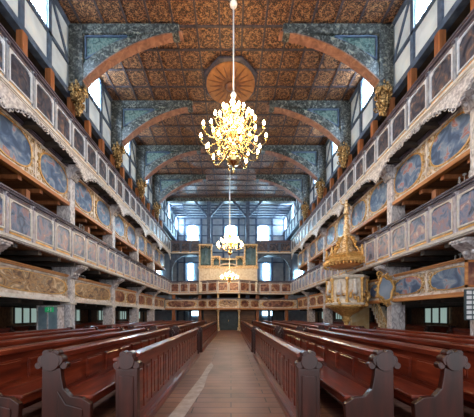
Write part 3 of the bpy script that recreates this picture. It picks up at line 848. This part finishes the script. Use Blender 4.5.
rowsR = [2.03, 2.95, 3.87, 4.74, 5.6, 8.5, 9.5]
blocks = {'near': (3.45, 9.75), 'far': (11.0, 23.2)}
for bn, (ya, yb) in blocks.items():
    L_ = yb - ya
    P = None; F = None
    for s in (-1, 1):
        side = 'left' if s < 0 else 'right'
        def put(o, x):
            if s < 0: return (x, ya, 0), PI/2
            return (x, yb, 0), -PI/2
        x = -1.30 if s < 0 else .95
        lab = 'low panelled dark red partition along the %s edge of the aisle, %s block of pews' % (side, bn)
        loc, rz = put(None, x)
        if F is None: F = make_front(L_); F.location = loc; F.rotation_euler = (0,0,rz); tag(F, lab, 'partition', 'panelled partitions along the aisle')
        else: copy_tree(F, None, loc, rz, lab)
        rows = rowsL if s < 0 else rowsR
        for i, x in enumerate(rows):
            where = '%s from the aisle' % ORD[i] if i < 5 else '%s one under galleries' % ('inner', 'outer')[i-5]
            lab = 'dark red pew on the %s, %s, %s' % (side, where, 'nearer the viewer' if bn == 'near' else 'beyond the cross aisle')
            if s > 0 and bn == 'far' and i == 5: pass
            loc, rz = put(None, x)
            if P is None: P = make_pew(L_); P.location = loc; P.rotation_euler = (0,0,rz); tag(P, lab, 'pew', 'dark red pews')
            else: copy_tree(P, None, loc, rz, lab)

# ------------------------------------------------------------------ pulpit
px, py = 5.93, 13.1
pu = empty('pulpit', (px, py, 0), 0, 'gilded octagonal pulpit with towering crowned canopy on the right side', 'pulpit')
MB().lathe([(.13,0),(.13,.12),(.11,.2),(.10,.9),(.16,1.0),(.10,1.1),(.12,1.25),(.22,1.35),(.16,1.45),(.3,1.6),(.55,1.75),(.8,1.95),(.98,2.1)], seg=16).build('pedestal', M['gold'], pu)
bd = MB(); bd.lathe([(1.02,2.1),(1.05,2.18),(.94,2.25),(.90,2.35),(.90,3.35),(1.02,3.42),(1.06,3.52),(.95,3.55)], seg=8, smooth=False, rot=PI/8); bd.build('body', M['organwhite'], pu)
orn = MB(); rnd = random.Random(5)
for k in range(8):
    a = 2*PI*k/8 + PI/8; ca, sa = math.cos(a), math.sin(a)
    orn.lathe([(.07,2.2),(.10,2.3),(.06,2.4),(.06,3.25),(.1,3.35),(.08,3.42)], (.94*ca,.94*sa,0), 8)
    a2 = a + PI/8; ca, sa = math.cos(a2), math.sin(a2)
    for j in range(10):
        orn.ball((.90*ca+rnd.uniform(-.22,.22)*-sa, .90*sa+rnd.uniform(-.22,.22)*ca, 2.25+rnd.random()*.55), .05+.04*rnd.random(), 0, 1.2, 7, 5)
    for j in range(6):
        orn.ball((.85*ca+rnd.uniform(-.25,.25)*-sa, .85*sa+rnd.uniform(-.25,.25)*ca, 2.05+rnd.random()*.15), .08, 0, 1.2, 7, 5)
orn.build('gilded_carving', M['gold'], pu)
for k in range(5):      # relief figures in niches facing the nave
    a = PI + (k-2)*PI/4; ca, sa = math.cos(a), math.sin(a)
    fg = MB(); fg.lathe([(.12,2.6),(.13,2.75),(.09,3.0),(.11,3.12),(.04,3.18),(.065,3.24),(.06,3.3),(.01,3.34)], (.9*ca,.9*sa,0), 8)
    fg.build('relief_figure', M['frame_line'], pu)
cn = MB(); cn.lathe([(.85,4.15),(1.12,4.22),(1.14,4.34),(1.0,4.44),(1.05,4.52),(.92,4.6),(.55,4.75)], seg=8, smooth=False, rot=PI/8); cn.build('canopy', M['gold'], pu)
MB().lathe([(.7,4.05),(.85,4.15),(.5,4.2)], seg=16).build('canopy_soffit', M['orange'], pu)
cr = MB()
cr.lathe([(.52,4.7),(.44,4.95),(.30,5.1),(.34,5.25),(.22,5.5),(.24,5.65),(.15,5.9),(.17,6.1),(.1,6.3),(.12,6.55),(.07,6.75)], seg=10)
cr.build('tiered_crown', M['goldpaint'], pu)
cs = MB()
for k in range(8):
    a = 2*PI*k/8 + PI/8; ca, sa = math.cos(a), math.sin(a)
    cs.lathe([(.05,4.5),(.1,4.58),(.05,4.66),(.09,4.76),(.04,4.9),(.06,4.96),(.01,5.02)], (.95*ca,.95*sa,0), 7)
    cs.tube([(.9*ca,.9*sa,4.55),(.7*ca,.7*sa,4.85),(.55*ca,.55*sa,5.0),(.4*ca,.4*sa,5.4),(.22*ca,.22*sa,5.6)], .045, 6)
    for q in range(5):
        t = q/5; cs.ball(((.75-.5*t)*ca, (.75-.5*t)*sa, 4.72+1.0*t), .07, 0, 1, 6, 5)
    for q in range(5): cs.ball((1.08*math.cos(a+.16*q), 1.08*math.sin(a+.16*q), 4.12), .05, 0, 1.6, 6, 4)
cs.build('canopy_scrolls', M['gold'], pu)
fn = MB(); fn.lathe([(.13,6.75),(.14,6.85),(.09,7.1),(.13,7.28),(.05,7.36),(.075,7.43),(.06,7.5),(.01,7.56)], (0,0,0), 9)
fn.tube([(.08,0,7.25),(.25,0,7.15),(.2,0,7.0)], .035); fn.tube([(-.08,0,7.25),(-.25,.0,7.3),(-.3,0,7.5)], .035)
fn.build('crowning_figure', M['goldpaint'], pu)
# link to the column
bp = MB(); bp.box(6.75, 7.75, 14.3, 14.42, 0, 3.58); bp.box(6.85, 7.65, 14.26, 14.3, 2.2, 3.4); bp.build('back_panel', M['cream_gold'], pu, True)
dk = MB(); dk.prism([(6.3,13.6),(6.8,12.95),(7.8,12.95),(7.8,14.25),(6.75,14.25)], 'z', 2.0, 2.14); dk.build('landing', M['organwhite'], pu, True)
ps = MB(); 
for k in range(10): ps.box(7.78, 8.4-.0, 12.2+k*.26, 12.2+(k+1)*.26, k*.2, k*.2+.2)
ps = MB()
for k in range(10): ps.box(7.15, 7.75, 11.5+k*.145, 11.5+(k+1)*.145+.02, k*.2, k*.2+.2)
ps.build('stair', M['organwhite'], pu, True)
rl = MB(); rl.bar((7.12, 11.5, .95), (7.12, 12.95, 3.0), .06, .1)
for k in range(8): rl.box(7.1,7.14,11.55+k*.18,11.59+k*.18, .2+k*.25, 1.0+k*.25)
rl.build('stair_rail', M['goldpaint'], pu, True)

# ------------------------------------------------------------------ gilt cartouche on right column 1
cx, cy, cz = 6.62, YN(1)-.1, 2.72
gf = empty('gilt_mirror', (cx, cy, cz), 0, 'ornate gilt rococo framed mirror hung on the right column beside the pulpit', 'mirror')
g = MB(); N = 28; ring = []
for k in range(N):
    a = 2*PI*k/N; rr = 1+.10*math.sin(4*a)+.06*math.sin(7*a+1)
    ring.append((cx+.33*rr*math.cos(a), cy-.14, cz+.50*rr*math.sin(a)))
g.tube(ring+[ring[0]], .055, 6)
for k in range(14):
    a = 2*PI*k/14; g.spiral(cx+.38*math.cos(a), cz+.58*math.sin(a), cy-.15, .10, 1.2, .03, 1, 1, a)
g.spiral(cx-.28, cz+.62, cy-.15, .14, 1.3, .035); g.spiral(cx+.1, cz-.68, cy-.15, .13, 1.3, .035)
g.build('frame', M['gold'], gf, True)
m2 = MB().prism([(p[0], p[2]) for p in [(cx+.33*math.cos(2*PI*k/20), 0, cz+.5*math.sin(2*PI*k/20)) for k in range(20)]], 'y', cy-.14, cy-.11)
m2.build('mirror_glass', noisy('mirror_blue_grey', [(.3,(.22,.30,.40)),(.7,(.42,.48,.55))], 2, 3, .15), gf, True)

# ------------------------------------------------------------------ picture and number board near right edge
fx, fy = 6.60, YN(0)-.26
pf = empty('framed_picture', (fx+.1, fy, 2.3), 0, 'orange-framed reddish picture on the nearest right column at the photo edge', 'picture')
a, b_ = fx-.22, fx+.62; z0, z1 = 2.36, 3.10
f = MB(); 
for q in ((a,b_,z0,z0+.06),(a,b_,z1-.06,z1),(a,a+.06,z0,z1),(b_-.06,b_,z0,z1)): f.box(q[0],q[1],fy-.05,fy,q[2],q[3])
f.build('frame', M['orange'], pf, True)
MB().box(a+.06,b_-.06,fy-.03,fy-.01,z0+.06,z1-.06).build('picture', M['redoval'], pf, True)
hb = empty('number_board', (fx+.15, fy, 1.45), 0, 'board of white number cards in rows below the orange-framed picture, right edge', 'number board')
a, b_ = fx-.22, fx+.5; z0, z1 = 1.46, 2.30
MB().box(a, b_, fy-.03, fy+.02, z0, z1).build('board', M['pipeshade'], hb, True)
for r_ in range(6):
    c_ = MB(); zz = z0+.03+r_*.135
    for k in range(4): c_.box(a+.03+k*.17, a+.03+k*.17+.125, fy-.05, fy-.03, zz, zz+.095)
    c_.build('number_cards', M['whitemetal'], hb, True)

# ------------------------------------------------------------------ exit sign with glazed booth door at left
bt = empty('glazed_booth', (-7.55, YN(1)-.6, 0), 0, 'narrow teal glazed booth beside the second left column under the gallery', 'booth')
MB().box(-7.98,-7.1,YN(1)-.7,YN(1)-.3,0,.9).build('lower_panel', M['timber'], bt, True)
MB().box(-7.94,-7.14,YN(1)-.66,YN(1)-.34,.9,1.94).build('glass', M['tealglass'], bt, True)
f = MB()
for x in (-7.98,-7.56,-7.14): f.box(x,x+.04,YN(1)-.7,YN(1)-.3,.9,1.97)
f.box(-7.98,-7.1,YN(1)-.7,YN(1)-.3,1.93,1.99); f.build('frame', M['marble'], bt, True)
es = empty('exit_sign', (-7.42, YN(1)-.75, 1.72), 0, 'small green emergency exit sign hung on the glazed booth', 'exit sign')
MB().box(-7.58,-7.28,YN(1)-.78,YN(1)-.7,1.72,1.92).build('sign_plate', M['green_sign'], es, True)
e = MB(); yq = YN(1)-.785
e.ball((-7.42, yq, 1.88), .016, 0, 1, 8, 6)
e.bar((-7.42,yq,1.86),(-7.44,yq,1.80),.02,.01); e.bar((-7.44,yq,1.80),(-7.41,yq,1.75),.016,.01); e.bar((-7.44,yq,1.80),(-7.48,yq,1.76),.016,.01); e.bar((-7.42,yq,1.85),(-7.38,yq,1.825),.014,.01)
e.box(-7.35,-7.31,yq-.002,yq+.004,1.74,1.90)
e.build('running_figure', M['whitemetal'], es, True)

# ------------------------------------------------------------------ small white gallery lamps
def make_lamp():
    l = empty('gallery_lamp', (0,0,0))
    m_ = MB(); m_.lathe([(.05,0),(.05,-.04),(.012,-.06),(.012,-.22),(.03,-.24),(.012,-.28)], seg=8)
    for sx in (-1,1): m_.tube([(0,0,-.22),(0,sx*.08,-.3),(0,sx*.16,-.26),(0,sx*.18,-.2)], .014, 6)
    m_.build('bracket', M['whitemetal'], l)
    for sx in (-1,1): MB().lathe([(.02,-.2),(.035,-.18),(.02,-.08),(.03,-.04),(.01,0.0)], (0,sx*.18,0), 8).build('candle_lamp', M['whitemetal'], l)
    return l
l0 = None
for (x, y, z, lab) in ((-7.55, 12.9, 6.17, 'small white two-arm lamp under the third gallery, left side'),
                       (7.55, 8.25, 6.17, 'small white two-arm lamp under the third gallery, far right edge of view'),
                       (7.55, 13.1, 6.17, 'small white two-arm lamp under the third gallery, above the gilt mirror'),
                       (-7.55, 13.0, 3.62, 'small white two-arm lamp under the second gallery, left side'),
                       (7.55, 8.4, 3.62, 'small white two-arm lamp under the second gallery, near the orange-framed picture')):
    if l0 is None: l0 = make_lamp(); l0.location = (x,y,z); tag(l0, lab, 'lamp', 'small white gallery lamps')
    else: copy_tree(l0, None, (x,y,z), 0, lab)

# ------------------------------------------------------------------ lights
def point(name, loc, col, e, r):
    l = bpy.data.lights.new(name, 'POINT'); l.color = col; l.energy = e; l.shadow_soft_size = r
    o = bpy.data.objects.new(name, l); o.location = loc; COL.objects.link(o); return o
point('chandelier_light', (.1, 10.3, 9.3), (1,.62,.30), 700, .5)
point('chandelier_light', (-.08, 20.0, 7.3), (1,.66,.34), 260, .4)
point('chandelier_light', (-.15, 23.4, 5.2), (1,.66,.34), 120, .3)
W_ = bpy.data.worlds.new('World'); sc.world = W_; W_.use_nodes = True
bg = W_.node_tree.nodes['Background']; bg.inputs[0].default_value = (.90,.94,1.0,1); bg.inputs[1].default_value = .85

# ------------------------------------------------------------------ camera
cam = bpy.data.cameras.new('camera'); co = bpy.data.objects.new('camera', cam); COL.objects.link(co)
co.location = (0,0,EYE); co.rotation_euler = (PI/2,0,0)
cam.sensor_width = 36; cam.lens = 255/474*36
cam.shift_x = (237-231)/474; cam.shift_y = (315-208.5)/474
cam.clip_end = 200
sc.camera = co
sc.view_settings.view_transform = 'Standard'; sc.view_settings.look = 'None'
sc.view_settings.gamma = 1; sc.view_settings.use_curve_mapping = False
sc.view_settings.exposure = 1.1
